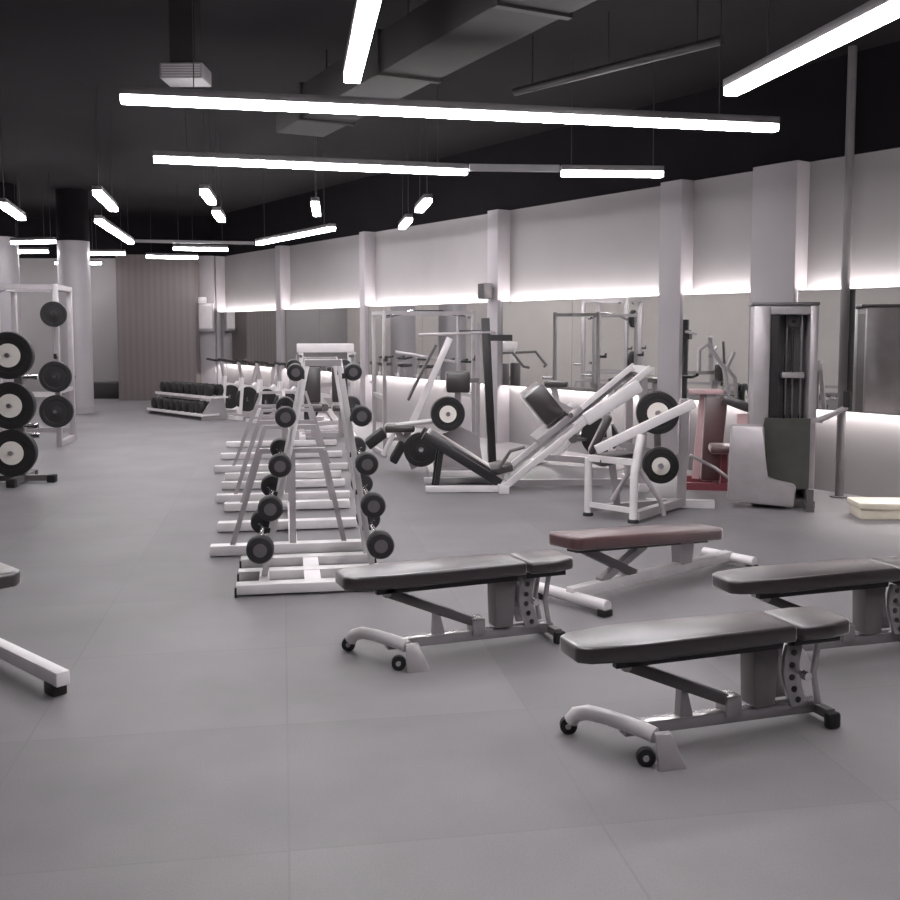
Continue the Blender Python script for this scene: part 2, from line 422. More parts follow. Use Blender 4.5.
# ------------------------------------------------------------------ adjustable benches
def make_bench(label):
    t = thing('weight_bench', label, 'weight bench', group='adjustable weight benches')
    # pads (plan outline, tapered head end)
    bp = [(-0.035, -0.075), (0.01, -0.108), (0.20, -0.128), (0.90, -0.128), (0.90, 0.128), (0.20, 0.128), (0.01, 0.108), (-0.035, 0.075)]
    MB().prism([(x, y, 0.377) for x, y in bp], (0, 0, 0.066), 0.016, 3).build('back_pad', PAD, t)
    sp = [(0.92, -0.128), (1.06, -0.135), (1.165, -0.11), (1.185, -0.075), (1.185, 0.075), (1.165, 0.11), (1.06, 0.135), (0.92, 0.128)]
    MB().prism([(x, y, 0.377) for x, y in sp], (0, 0, 0.06), 0.016, 3).build('seat_pad', PAD, t)
    m = MB()
    m.box((0.5, -0.06, 0.358), (0.74, 0.03, 0.034)).box((0.5, 0.06, 0.358), (0.74, 0.03, 0.034)).box((0.2, 0, 0.358), (0.05, 0.15, 0.026))
    m.box((1.03, 0, 0.362), (0.22, 0.16, 0.03))
    m.build('pad_frame', BLACKM, t)
    MB().bar((0.2, 0, 0.075), (1.10, 0, 0.062), 0.055, 0.05, 0.006).build('base_beam', BENCHM, t)
    st = MB().bar((0.19, 0, 0.335), (0.70, 0, 0.118), 0.055, 0.045, 0.006).build('support_strut', GREYD, t)
    MB().cyl((0.19, -0.05, 0.335), (0.19, 0.05, 0.335), 0.022, 12).build('pivot_bolt', SILVER, st)
    MB().box((0.675, 0, 0.115), (0.07, 0.085, 0.085), bevel=0.008).build('strut_clamp', BENCHM, t)
    MB().prism([(0.44, -0.02, 0.095), (0.50, -0.02, 0.095), (0.475, -0.02, 0.19), (0.445, -0.02, 0.2)], (0, 0.04, 0)).build('strut_bracket', GREYF, t)
    MB().prism([(0.765, -0.05, 0.1), (0.86, -0.05, 0.098), (0.875, -0.05, 0.352), (0.755, -0.05, 0.352)], (0, 0.1, 0), 0.006).build('seat_post', POSTM, t)
    # adjuster: two perforated plates + pin
    for y in (-0.065, 0.045):
        a = MB()
        pts = [(0.90, 0.345), (0.975, 0.345), (0.955, 0.27), (0.962, 0.2), (0.99, 0.12), (1.0, 0.09), (0.925, 0.09), (0.905, 0.15), (0.885, 0.23), (0.888, 0.30)]
        a.prism([(x, y, z) for x, z in pts], (0, 0.02, 0), 0.003)
        pl = a.build('adjuster_plate', BENCHM, t)
        for k, (x, z) in enumerate([(0.93, 0.315), (0.922, 0.265), (0.922, 0.215), (0.935, 0.165), (0.955, 0.12)]):
            yy = y - 0.004 if y < 0 else y + 0.024
            MB().cyl((x, yy, z), (x, yy + (0.002 if y > 0 else 0.004), z), 0.013, 12).build('pin_hole', BLACKM, pl)
    MB().tube([(1.055, -0.055, 0.35), (1.035, -0.055, 0.22), (1.06, -0.055, 0.09)], 0.013, 10).tube([(1.055, 0.055, 0.35), (1.035, 0.055, 0.22), (1.06, 0.055, 0.09)], 0.013, 10).build('seat_brace', BENCHM, t)
    MB().tube([(0.95, -0.07, 0.235), (0.95, -0.099, 0.235), (0.95, -0.101, 0.235), (0.95, -0.13, 0.235)], 0.011, 12, rs=[0.009, 0.009, 0.019, 0.017]).build('pull_pin', CHROME, t)
    rf = MB().bar((1.09, -0.10, 0.055), (1.09, 0.10, 0.055), 0.045, 0.04, 0.006).build('rear_foot', GREYD, t)
    for y in (-0.105, 0.105):
        MB().box((1.093, y, 0.033), (0.06, 0.04, 0.066), bevel=0.012).build('rubber_foot', RUB, rf)
    # front foot, bent tube with wheels and a flared foot plate
    ff = MB().tube([(0.075, 0.185, 0.055), (0.085, 0.165, 0.085), (0.115, 0.12, 0.105), (0.16, 0.045, 0.108), (0.205, -0.05, 0.108), (0.235, -0.115, 0.106), (0.255, -0.15, 0.1)], 0.03, 12).build('front_foot', WHITE, t)
    MB().prism([(0.235, -0.185, 0.12), (0.295, -0.195, 0.12), (0.335, -0.245, 0.0), (0.225, -0.235, 0.0)], (0.008, 0.028, 0), 0.004).build('foot_plate', SILVER, ff)
    for (x, y) in ((0.06, 0.19), (0.20, -0.17)):
        w = MB().lathe((x, y - 0.014, 0.034), (0.35, 1, 0), [(0.034, 0), (0.034, 0.028), (0.012, 0.03), (0.012, -0.002)], 20).build('wheel', RUB, t)
        MB().cyl((x - 0.004, y - 0.019, 0.034), (x + 0.008, y + 0.019, 0.034), 0.0115, 12).build('wheel_hub', SILVER, w)
    return t
b1 = make_bench('nearest black adjustable bench, in the right foreground')
b1.location = (0.47, 3.655, 0); b1.rotation_euler.z = R(19)
dup(b1, 'black adjustable bench in the middle, left of the red-topped decline bench', (-0.495, 4.68, 0), R(22))
dup(b1, 'black adjustable bench cut off by the right edge, behind the nearest bench', (1.30, 4.62, 0), R(18))

def make_decline(label, pm, x0=-0.10, x1=1.34, xb=1.56, foot=0.27, drop=0.09):
    t = thing('decline_bench', label, 'weight bench', group='low benches with a long white beam')
    # x runs from the visible end of the beam towards the far end
    pts = [(x0, -0.09), (x0 + .04, -0.13), (x1 - .07, -0.14), (x1, -0.10), (x1, 0.10), (x1 - .07, 0.14), (x0 + .04, 0.13), (x0, 0.09)]
    zf = lambda x: 0.36 - drop * (x + .1)
    MB().prism([(x, y, zf(x)) for x, y in pts], (0, 0, 0.075), 0.018, 3).build('pad', pm, t)
    MB().bar((x0 + .1, 0, zf(x0 + .1) - .015), (x1 - .08, 0, zf(x1 - .08) - .015), 0.08, 0.03).build('pad_frame', BLACKM, t)
    MB().bar((-0.02, 0, 0.085), (xb, 0, 0.07), 0.065, 0.065, 0.008).build('base_beam', WHITE, t)
    fs = [(xb, 0.2)]
    if foot: fs.append((0.0, foot))
    for x, hw in fs:
        f = MB().tube([(x, -hw, 0.06), (x, hw, 0.06)], 0.034, 14).build('cross_foot', WHITE, t)
        for sg in (-1, 1):
            MB().box((x, sg * (hw - .02), 0.02), (0.07, 0.06, 0.04), bevel=0.008).build('rubber_foot', RUB, f)
    if not foot: MB().box((0.06, 0, 0.03), (0.09, 0.07, 0.06), bevel=0.01).build('rubber_foot', RUB, t)
    m0 = x0 + .2
    MB().bar((m0, 0, zf(m0) - .02), (m0 + .45, 0, 0.11), 0.05, 0.05).build('support_strut', GREYD, t)
    MB().bar((m0 + .55, 0, zf(m0 + .55) - .02), (m0 + .14, 0, 0.11), 0.045, 0.045).build('cross_strut', GREYF, t)
    MB().prism([(x1 - .35, -0.04, 0.1), (x1 - .25, -0.04, 0.1), (x1 - .23, -0.04, zf(x1 - .23) - .02), (x1 - .37, -0.04, zf(x1 - .37) - .02)], (0, 0.08, 0)).build('rear_post', SILVER, t)
    return t
d1 = make_decline('pale decline bench with a maroon pad, behind the nearest bench', PADR)
p0, p1 = fl(540, 600), fl(605, 614)
pf = (p0 + p1) / 2; pe = fl(742, 562)
dv = pe - pf
d1.location = (pf.x, pf.y, 0); d1.rotation_euler.z = math.atan2(dv.y, dv.x)
e1 = fl(62, 697)
ax = (fl(0, 664) - e1).normalized()
d2 = make_decline('bench at the left edge, only its white beam and pad end showing', PAD, 0.62, 1.66, 1.7, 0, 0.0)
d2.location = (e1.x, e1.y, 0); d2.rotation_euler.z = math.atan2(ax.y, ax.x)

# ------------------------------------------------------------------ weight plates (thing with hub part), axis along local -Y
def plate_mesh(r, th, name='weight_plate', hubc=None, label='', group='weight plates', rubber=None):
    t = thing(name, label, 'weight plate', group=group)
    MB().lathe((0, 0, 0), (0, 1, 0), [(r * .30, -th * .42), (r * .70, -th * .36), (r * .74, -th / 2), (r * .97, -th / 2), (r, -th * .3), (r, th * .3), (r * .97, th / 2), (r * .74, th / 2), (r * .70, th * .36), (r * .30, th * .42)], 40).build('disc', rubber or RUB, t)
    MB().lathe((0, 0, 0), (0, 1, 0), [(0.027, -th * .52), (r * .5 if hubc else r * .3, -th * .5), (r * .5 if hubc else r * .3, -th * .43), (r * .3, -th * .40), (r * .3, th * .42), (0.027, th * .5)], 32).build('hub', hubc or RUBT, t)
    return t
PLATE = None
def plate(p, yaw, label, r=0.225, th=0.06, hubc=HUB, group='weight plates'):
    t = plate_mesh(r, th, hubc=hubc, label=label, group=group)
    t.location = p; t.rotation_euler.z = yaw
    return t

# plate tree at the left
TY = fl(30, 486).y
tc_ = at_y(15, 486, TY)
tree = thing('plate_tree', 'black upright plate rack at the left edge holding large plates', 'plate rack', (tc_.x, TY, 0), R(6))
MB().box((0, 0.24, 0.78), (0.08, 0.08, 1.5), bevel=0.006).build('upright', GREYD, tree)
MB().bar((-0.35, 0.24, 0.05), (0.30, 0.24, 0.05), 0.07, 0.06).bar((0, -0.1, 0.05), (0, 0.6, 0.05), 0.07, 0.06).build('base_frame', GREYD, tree)
for (x, y) in ((0.30, 0.24), (-0.35, 0.24), (0, -0.1), (0, 0.6)):
    MB().box((x, y, 0.04), (0.09, 0.09, 0.08), bevel=0.012).build('rubber_foot', RUB, tree)
hs = [at_y(15, y, TY).z for y in (355, 405, 452)]
for h in hs:
    MB().cyl((0, 0.2, h), (0, -0.12, h), 0.024, 14).build('peg', CHROME, tree)
    MB().cyl((0.04, 0.24, h - 0.24 if h > 0.5 else h + 0.14), (0.19, 0.24, h - 0.24 if h > 0.5 else h + 0.14), 0.026, 14).build('side_peg', CHROME, tree)
for nm, h in zip(('top', 'middle', 'bottom'), hs):
    for k, w in enumerate(('front', 'rear')):
        plate(at_world(tree, (0, -0.05 + k * 0.085, h - 0.003)), R(6), 'large black plate on the left plate rack, %s peg, %s one' % (nm, w), 0.24 if k == 0 else 0.225, group='plates on the left plate rack')

# ------------------------------------------------------------------ power rack behind it
def power_rack(label, loc, yaw, w=0.75, d=0.9, h=2.2, m=SILVER, q=0.07):
    t = thing('power_rack', label, 'power rack', loc, yaw, 'power racks')
    for x in (-w / 2, w / 2):
        for y in (-d / 2, d / 2):
            MB().box((x, y, h / 2), (q, q, h), bevel=0.005).build('post', m, t)
        MB().bar((x, -d / 2, 0.04), (x, d / 2, 0.04), q, q).build('foot_rail', m, t)
        MB().bar((x, -d / 2, h - 0.04), (x, d / 2, h - 0.04), q, q).build('top_rail', m, t)
        MB().bar((x, -d / 2, 0.75), (x, d / 2, 0.75), 0.05, 0.05).build('safety_bar', GREYF, t)
    for y, z in ((-d / 2, h - 0.04), (d / 2, h - 0.04), (d / 2, 0.15)):
        MB().bar((-w / 2, y, z), (w / 2, y, z), q, q).build('cross_member', m, t)
    MB().tube([(-w / 2, -d / 2 + .15, h - 0.1), (-.2, -d / 2 + .15, h - 0.02), (.2, -d / 2 + .15, h - 0.02), (w / 2, -d / 2 + .15, h - 0.1)], 0.018).build('pull_up_bar', CHROME, t)
    for x in (-w / 2, w / 2):
        MB().prism([(x - .02, -d / 2 - .035, 1.2), (x - .02, -d / 2 - .12, 1.2), (x - .02, -d / 2 - .12, 1.27), (x - .02, -d / 2 - .1, 1.235), (x - .02, -d / 2 - .035, 1.235)], (0.04, 0, 0)).build('bar_hook', BLACKM, t)
    for x in (-w / 2, w / 2):
        MB().cyl((x, d / 2 + .035, 0.9), (x, d / 2 + .2, 0.9), 0.024).build('storage_peg', CHROME, t)
    return t
prk = power_rack('silver power rack beside the round column, behind the plate rack', (-5.75, 13.9, 0), R(9.5))
for (px, pz, pr_, nm) in ((1, 1.80, 0.17, 'highest'), (1, 0.965, 0.21, 'middle'), (1, 0.50, 0.22, 'lowest')):
    y0 = -0.45 - 0.035
    MB().cyl((px * .375, y0, pz), (px * .375, y0 - .2, pz), 0.024, 14).build('plate_peg', CHROME, prk)
    plate(at_world(prk, (px * .375, y0 - .1, pz - .002)), R(9.5), '%s black plate on the front post of the silver power rack' % nm, pr_, hubc=None, group='plates on the silver power rack')
# low dark unit in front of the back wall
lu0, lu1 = at_y(88, 400, 23.0), at_y(119, 400, 23.0)
lt = thing('low_cabinet', 'low dark cabinet against the pale back wall, right of the round column', 'cabinet', ((lu0.x + lu1.x) / 2, 23.2, 0))
MB().box((0, 0, 0.19), (lu1.x - lu0.x - .03, 0.5, 0.34), bevel=0.01).build('body', BLACKM, lt)
MB().box((0, 0, 0.375), (lu1.x - lu0.x, 0.54, 0.03), bevel=0.006).build('top', GREYD, lt)
MB().box((0, 0, 0.01), (lu1.x - lu0.x - .08, 0.46, 0.02)).build('plinth', BLACKM, lt)

# ------------------------------------------------------------------ A-frame barbell rack, with fixed barbells end-on
AX = R(9.5)                                   # rows run towards the left
tiers = [(546, 260.5, 381, 13.8), (506, 270.5, 373.5, 12.5), (464, 280, 367, 11.5), (416, 285.5, 361.5, 10.5), (372, 295.5, 353, 8.8)]
YR = fl(305, 593).y
rk = thing('barbell_rack', 'white A-frame rack filled with fixed barbells, left of the middle bench', 'barbell rack', (fl(320, 593).x, YR, 0), AX)
inv = (Matrix.Translation(rk.location) @ Matrix.Rotation(AX, 4, 'Z')).inverted()
pos = []
for (y, xl, xr, rp) in tiers:
    pl, prr = at_y(xl, y, YR + 0.02), at_y(xr, y, YR + 0.02)
    pos.append((inv @ pl, inv @ prr, rp / FPX * YR))
EX = 0.88
GRP = 'fixed barbells on the A-frame rack'
for fy in (0.19, EX - 0.16):
    for ff in ((0.02, 0.36) if fy < .3 else (fy,)):
        fr = MB().bar((-0.50, ff, 0.045), (0.40, ff, 0.045), 0.10, 0.06, 0.006).build('foot_bar', WHITE, rk)
        for x in (-0.50, 0.40): MB().box((x, ff, 0.03), (0.012, 0.105, 0.06)).build('end_cap', RUB, fr)
    for side in (0, 1):
        a, b = pos[0][side], pos[-1][side]
        sg = 1 if side == 0 else -1
        lean = (b - a) / (b.z - a.z)
        bot = a + lean * (0.075 - a.z); top = b + lean * 0.07
        off = sg * 0.062
        if fy < .3: MB().bar((bot.x + off, 0.05, 0.045), (bot.x + off, 0.33, 0.045), 0.06, 0.058).build('base_rail', WHITE, rk)
        MB().bar((bot.x + off, fy, 0.075), (top.x + off, fy, top.z), 0.036, 0.036, 0.004, side=(0, 1, 0)).build('inclined_post', WHITE, rk)
        for (pl, prr, rr) in pos:
            q = pl if side == 0 else prr
            MB().prism([(q.x + off * .9, fy - .02, q.z - .05), (q.x - sg * .025, fy - .02, q.z - .04), (q.x - sg * .03, fy - .02, q.z + .012), (q.x - sg * .018, fy - .02, q.z + .012), (q.x - sg * .015, fy - .02, q.z - .0155), (q.x + off * .9, fy - .02, q.z - .0155)], (0, 0.04, 0)).build('cradle', BLACKM, rk)
    b0, b1_ = pos[-1][0], pos[-1][1]
    MB().bar((b0.x + .06, fy, b0.z + .05), (b1_.x - .06, fy, b0.z + .05), 0.04, 0.04).build('top_crossbar', SILVER, rk)
MB().bar((-0.04, 0.05, 0.045), (-0.04, EX - .2, 0.045), 0.10, 0.05).build('spine', WHITE, rk)
names = ['lowest', 'second lowest', 'middle', 'second highest', 'topmost']
for i, (pl, prr, rr) in enumerate(pos):
    for side, q in (('left', pl), ('right', prr)):
        t = thing('fixed_barbell', 'black fixed barbell on the %s tier of the A-frame rack, %s side' % (names[i], side), 'barbell', at_world(rk, (q.x, 0, q.z)), AX, GRP)
        MB().cyl((0, 0.05, 0), (0, EX - .05, 0), 0.0145, 12).build('bar', CHROME, t)
        for y0 in (-0.055, EX - 0.055):
            h = MB().lathe((0, y0, 0), (0, 1, 0), [(rr * .55, 0.0), (rr * .8, 0.004), (rr, 0.016), (rr, 0.098), (rr * .9, 0.11), (0.0, 0.11)] if False else [(rr * .62, 0.0), (rr * .9, 0.003), (rr, 0.016), (rr, 0.094), (rr * .9, 0.11), (rr * .3, 0.11)], 28, closed=False).build('weight_head', RUBT, t)
            yc = y0 - 0.002 if y0 < 0 else y0 + 0.11
            MB().lathe((0, yc, 0), (0, 1, 0), [(rr * .5, 0.0), (rr * .5, 0.004)], 20, closed=False).build('end_cap', GREYD, h)

# empty A-frame racks behind it
def empty_rack(ys, pxl, pxr, label):
    p0 = (fl(pxl[0], ys[0]) + fl(pxr[0], ys[0])) / 2
    wd = (fl(pxr[0], ys[0]) - fl(pxl[0], ys[0])).x
    t = thing('storage_frame', label, 'storage frame', (p0.x, p0.y, 0), AX, 'empty white frames behind the barbell rack')
    deps = [(fl(300, y).y - p0.y) / math.cos(AX) for y in ys]
    hh = 0.74
    for i, d in enumerate(deps):
        f = MB().bar((-wd / 2, d + .05, 0.045), (wd / 2, d + .05, 0.045), 0.10, 0.07, 0.006).build('foot_bar', WHITE, t)
        if i == 1: continue
        MB().box((0.03, d + .05, hh / 2 + .03), (0.045, 0.045, hh - .04)).build('centre_post', SILVER, t)
        for sg in (-1, 1):
            MB().bar((sg * wd * 0.36, d + .05, 0.075), (sg * wd * 0.20 + .03, d + .05, hh), 0.032, 0.036, side=(0, 1, 0)).build('inclined_leg', SILVER, t)
        MB().bar((-wd * .21 + .03, d + .05, hh), (wd * .21 + .03, d + .05, hh), 0.035, 0.035).build('top_bar', SILVER, t)
    MB().bar((0.03, deps[0] + .07, hh + .02), (0.03, deps[-1] + .03, hh + .02), 0.04, 0.04).build('ridge_bar', SILVER, t)
    MB().bar((0.03, deps[0] + .05, .05), (0.03, deps[-1] + .05, .05), 0.06, 0.05).build('spine', WHITE, t)
    return t
empty_rack((555, 531, 511), (212, 214, 217), (366, 360, 352), 'empty white A-frame directly behind the full barbell rack')
empty_rack((502, 489, 480), (218, 219, 219), (350, 348, 346), 'second empty white A-frame behind the full barbell rack')
empty_rack((472, 459, 447), (216, 219, 222), (348, 346, 342), 'farthest empty white A-frame, left of the grey row machine')

# ------------------------------------------------------------------ chest press with white crossbar (behind the frames)
cpx = at_y(327, 440, 14.6)
cm = thing('chest_press', 'pale seated press machine with a white crossbar on top, behind the frames', 'exercise machine', (cpx.x, 14.6, 0), AX)
for x in (-0.36, 0.36):
    MB().box((x, 0.25, 0.66), (0.07, 0.09, 1.32), bevel=0.005).build('upright', WHITE, cm)
    MB().bar((x, -0.45, 0.04), (x, 0.45, 0.04), 0.08, 0.08).build('foot_rail', WHITE, cm)
    MB().tube([(x * 1.0, 0.2, 1.2), (x * 1.15, -0.15, 1.22), (x * 1.15, -0.35, 1.0), (x * .8, -0.38, 0.98)], 0.022).build('press_arm', GREYD, cm)
MB().bar((-0.42, 0.25, 1.32), (0.42, 0.25, 1.32), 0.12, 0.13, 0.01).build('crossbar', WHITE, cm)
MB().bar((-0.36, 0.38, 0.04), (0.36, 0.38, 0.04), 0.08, 0.08).build('rear_rail', WHITE, cm)
for x in (-0.2, 0.2):
    MB().box((x, 0.12, 0.78), (0.24, 0.09, 0.52), pitch=0, bevel=0.025).build('back_pad', PAD, cm)
    MB().box((x, -0.13, 0.46), (0.26, 0.36, 0.09), bevel=0.025).build('seat', PAD, cm)
    MB().box((x, -0.08, 0.24), (0.07, 0.07, 0.40)).build('seat_post', SILVER, cm)
MB().bar((-0.36, -0.08, 0.06), (0.36, -0.08, 0.06), 0.07, 0.06).build('seat_rail', SILVER, cm)
MB().bar((-0.36, 0.2, 0.78), (0.36, 0.2, 0.78), 0.06, 0.06).build('pad_rail', SILVER, cm)
MB().box((0.42, 0.25, 1.15), (0.08, 0.2, 0.22), bevel=0.02).build('counterweight', SILVER, cm)

# ------------------------------------------------------------------ far dumbbell rack with dumbbells
r0, r1 = fl(158, 413), fl(213, 420)
dv = r1 - r0; L = dv.length; ryaw = math.atan2(dv.y, dv.x)
dr = thing('dumbbell_rack', 'low two-tier white dumbbell rack in front of the brown partition', 'dumbbell rack', (r0 + r1) / 2, ryaw)
for x in (-L / 2 + .04, L / 2 - .04):
    MB().prism([(x - .03, -0.2, 0), (x - .03, 0.3, 0), (x - .03, 0.3, 0.08), (x - .03, 0.24, 0.42), (x - .03, 0.06, 0.42), (x - .03, -0.2, 0.08)], (0.04, 0, 0)).build('end_frame', GREYF, dr)
TIER = [(-0.04, 0.09), (0.14, 0.39)]
for y, z in TIER:
    MB().box((0, y, z), (L, 0.35, 0.03)).build('shelf', WHITE, dr)
    MB().box((0, y - 0.182, z + 0.005), (L, 0.012, 0.05)).build('shelf_lip', WHITE, dr)
n = 8
ordn = ['first', 'second', 'third', 'fourth', 'fifth', 'sixth', 'seventh', 'eighth', 'ninth', 'tenth', 'eleventh']
dbm = MB()
for s in (-1, 1):
    dbm.lathe((0, s * 0.1, 0), (0, 1, 0), [(0.085, -.055), (0.105, -.045), (0.105, .045), (0.085, .055)], 16, closed=False)
dbm.cyl((0, -.05, 0), (0, .05, 0), 0.015, 8)
proto = dbm.build('dumbbell', RUB)
first = True
for (y, z), tn in zip(TIER, ('lower', 'upper')):
    for k in range(n):
        o = proto if first else proto.copy()
        if not first: col.objects.link(o)
        first = False
        o.location = at_world(dr, (-L / 2 + 0.20 + k * (L - 0.40) / (n - 1), y, z + 0.0165 + 0.105)); o.rotation_euler.z = ryaw
        tag(o, 'black dumbbell on the %s shelf of the far rack, %s from the left' % (tn, ordn[k]), 'dumbbell', 'dumbbells on the far rack')

# ------------------------------------------------------------------ exercise bikes along the far wall
def make_bike(label):
    t = thing('exercise_bike', label, 'exercise bike', group='exercise bikes along the far wall')
    for y in (-0.5, 0.5):
        MB().bar((-0.2, y, 0.04), (0.2, y, 0.04), 0.07, 0.06).build('foot', WHITE, t)
    MB().bar((0, -0.5, 0.08), (0, 0.5, 0.08), 0.07, 0.07).build('base_beam', SILVER, t)
    w = MB().lathe((-0.03, -0.26, 0.36), (1, 0, 0), [(0.04, 0), (0.22, 0), (0.22, 0.06), (0.04, 0.06)], 28).build('flywheel', RUB, t)
    MB().bar((0, 0.3, 0.1), (0, -0.12, 0.62), 0.07, 0.09).bar((0, -0.42, 0.1), (0, -0.36, 0.75), 0.06, 0.08).bar((0, -0.38, 0.6), (0, 0.28, 0.5), 0.05, 0.07).build('frame', WHITE, t)
    MB().bar((0, 0.22, 0.45), (0, 0.32, 0.92), 0.05, 0.06).build('seat_post', SILVER, t)
    MB().prism([(-0.03, 0.14, .92), (0.03, 0.14, .92), (0.11, 0.40, .92), (-0.11, 0.40, .92)], (0, 0, 0.07), 0.015).build('saddle', PAD, t)
    MB().bar((0, -0.36, 0.7), (0, -0.42, 1.02), 0.045, 0.05).build('handlebar_post', SILVER, t)
    MB().tube([(-0.2, -0.6, 1.06), (-0.2, -0.45, 1.03), (0, -0.40, 1.03), (0.2, -0.45, 1.03), (0.2, -0.6, 1.06)], 0.02, 8).build('handlebar', BLACKM, t)
    MB().cyl((-0.12, 0.02, 0.34), (0.12, 0.02, 0.34), 0.06, 14).build('crank', GREYD, t)
    for s in (-1, 1): MB().box((s * 0.17, 0.02 + s * .13, 0.34), (0.1, 0.09, 0.03)).bar((s * .12, .02, .34), (s * .12, .02 + s * .15, .34), 0.02, 0.03).build('pedal', GREYD, t)
    return t
q0, q1 = fl(222, 418), fl(300, 432)
NB = 5
bl = ['exercise bike in the far row, beside the dumbbell rack', 'second exercise bike from the dumbbell rack', 'third exercise bike from the dumbbell rack', 'fourth exercise bike from the dumbbell rack', 'exercise bike nearest the camera in the far row']
bk = make_bike(bl[0])
wd_ = q1 - q0; byaw = math.atan2(wd_.y, wd_.x)
for i in range(NB):
    p = q0.lerp(q1, i / (NB - 1)) + V((0.25, 0.55, 0))
    if i == 0: bk.location = p; bk.rotation_euler.z = byaw + R(8)
    else: dup(bk, bl[i], p, byaw + R(8))
dup(bk, 'exercise bike standing alone behind the leg press rails', (1.50, 11.6, 0), R(60))

# ------------------------------------------------------------------ wall fittings at the far end
nb = wp(SP[0][0] + 0.15, 0.26, 0)
npt = at_y(205, 317, nb.y - 0.2)
nt_ = thing('notice_board', 'pale framed notice board hanging near the far corner above the bikes', 'notice board', npt, WYAW)
sgn = 1 if (Matrix.Rotation(WYAW, 3, 'Z') @ V((0, 1, 0))).dot(WN) > 0 else -1
nt_.rotation_euler.z = 0
MB().box((0, 0, 0), (0.40, 0.06, 0.62), bevel=0.006).build('frame', SILVER, nt_)
MB().box((0, -0.032, 0.01), (0.34, 0.006, 0.54)).build('panel', WHITE, nt_)
MB().box((0, -0.035, -0.34), (0.42, 0.10, 0.04), bevel=0.005).build('ledge', GREYD, nt_)
MB().box((-0.12, 0.0, 0.38), (0.3, 0.12, 0.14), bevel=0.01).build('lamp_head', WHITE, nt_)
# square post carrying it
struct(MB().box((npt.x, npt.y + 0.2, WTOP / 2), (0.42, 0.3, WTOP), bevel=0.006).build('trim_9', PILP))
# loudspeaker on the pilaster
def speaker(px, py, si, label):
    s = (SP[si][0] + SP[si][1]) / 2
    k = ray(px, 329); k = k.x / k.y
    f0 = W0 + WN * 0.34; s = (f0.x - k * f0.y) / (k * WD.y - WD.x)
    p = f0 + WD * s; z = at_y(px, py, p.y).z
    t = thing('loudspeaker', label, 'loudspeaker', (p.x, p.y, z), WYAW)
    sg = sgn
    MB().box((0, 0, 0), (0.14, 0.15, 0.22), bevel=0.012).build('cabinet', GREYD, t)
    MB().box((0, sg * 0.079, 0), (0.118, 0.008, 0.195)).build('grille', RUBT, t)
    MB().box((0, -sg * 0.0975, 0), (0.05, 0.045, 0.05)).build('bracket', GREYF, t)
speaker(485, 291, 3, 'small grey loudspeaker on the pilaster behind the black post')

# ------------------------------------------------------------------ grey plate-loaded row machine (diagonal pole, black post)
YM = fl(465, 492).y + 0.98
mx = at_y(448, 490, YM).x
rm = thing('row_machine', 'pale plate-loaded row machine with a diagonal pole and tall black post', 'exercise machine', (mx, YM, 0), R(4))
rinv = (Matrix.Translation(rm.location) @ Matrix.Rotation(R(4), 4, 'Z')).inverted()
def L_(px, py, dy): return rinv @ at_y(px, py, YM + dy)
MB().bar((-0.20, 0.05, 0.03), (0.50, 0.05, 0.03), 0.10, 0.06, 0.006).bar((-0.2, 0.75, 0.03), (0.5, 0.75, 0.03), 0.1, 0.06).bar((-0.16, 0.05, 0.03), (-0.16, 0.75, 0.03), 0.08, 0.05).bar((0.44, 0.1, 0.03), (0.44, 0.7, 0.03), 0.08, 0.05).build('base_frame', WHITE, rm)
MB().prism([(-0.14, 0.32, 0.06), (0.42, 0.32, 0.06), (0.36, 0.32, 0.42), (0.16, 0.32, 0.52), (-0.14, 0.32, 0.40)], (0, 0.04, 0)).build('side_shroud', SILVER, rm)
a, b = L_(402, 446, 0.5), L_(450, 338, 0.5)
MB().bar(a, b, 0.06, 0.075, 0.006).build('diagonal_pole', WHITE, rm)
a, b = L_(487, 318, 0.6), L_(494, 478, 0.6)
MB().bar((b.x, .75, 0.06), (a.x, .75, a.z), 0.09, 0.09, 0.006).build('tall_post', BLACKM, rm)
MB().bar((a.x + .045, .68, 1.50), (a.x + 0.30, .66, 1.50), 0.07, 0.07).bar((a.x - .3, .75, 1.57), (a.x, .75, 1.57), 0.03, 0.03).build('side_arm', BLACKM, rm)
MB().bar((a.x - .08, .8, 0.06), (a.x - .08, .8, 1.66), 0.05, 0.05).build('steel_post', SILVER, rm)
c = L_(458, 382, 0.35)
MB().box((c.x, c.y, c.z), (0.27, 0.12, 0.24), bevel=0.03).build('chest_pad', PAD, rm)
MB().bar((c.x, c.y + .06, c.z - .1), (c.x, c.y + .12, 0.45), 0.07, 0.07).build('chest_pad_post', SILVER, rm)
MB().bar((a.x - .08, .8, c.z), (c.x, c.y + .05, c.z), 0.05, 0.05).build('pad_beam', SILVER, rm)
c = L_(398, 432, 0.4)
MB().box((c.x + .02, c.y, 0.50), (0.34, 0.3, 0.09), bevel=0.03).build('seat', PAD, rm)
MB().bar((c.x, c.y, 0.46), (c.x + .18, c.y, 0.04), 0.07, 0.07).build('seat_post', SILVER, rm)
MB().tube([L_(383, 455, .3), L_(398, 425, .3), L_(432, 421, .3)], 0.03).tube([L_(383, 455, .6), L_(398, 425, .6), L_(432, 421, .6)], 0.03).build('foot_frame', WHITE, rm)
c = L_(376, 438, .45)
MB().hexa(c, V((.8, 0, .6)), V((0, 1, 0)), V((-.6, 0, .8)), 0.24, 0.36, 0.11, 0.02).build('foot_pad', RUB, rm)
c = L_(398, 452, .3)
MB().hexa(c, V((.5, 0, .866)), V((0, 1, 0)), V((-.866, 0, .5)), 0.24, 0.3, 0.09, 0.02).build('knee_pad', RUB, rm)
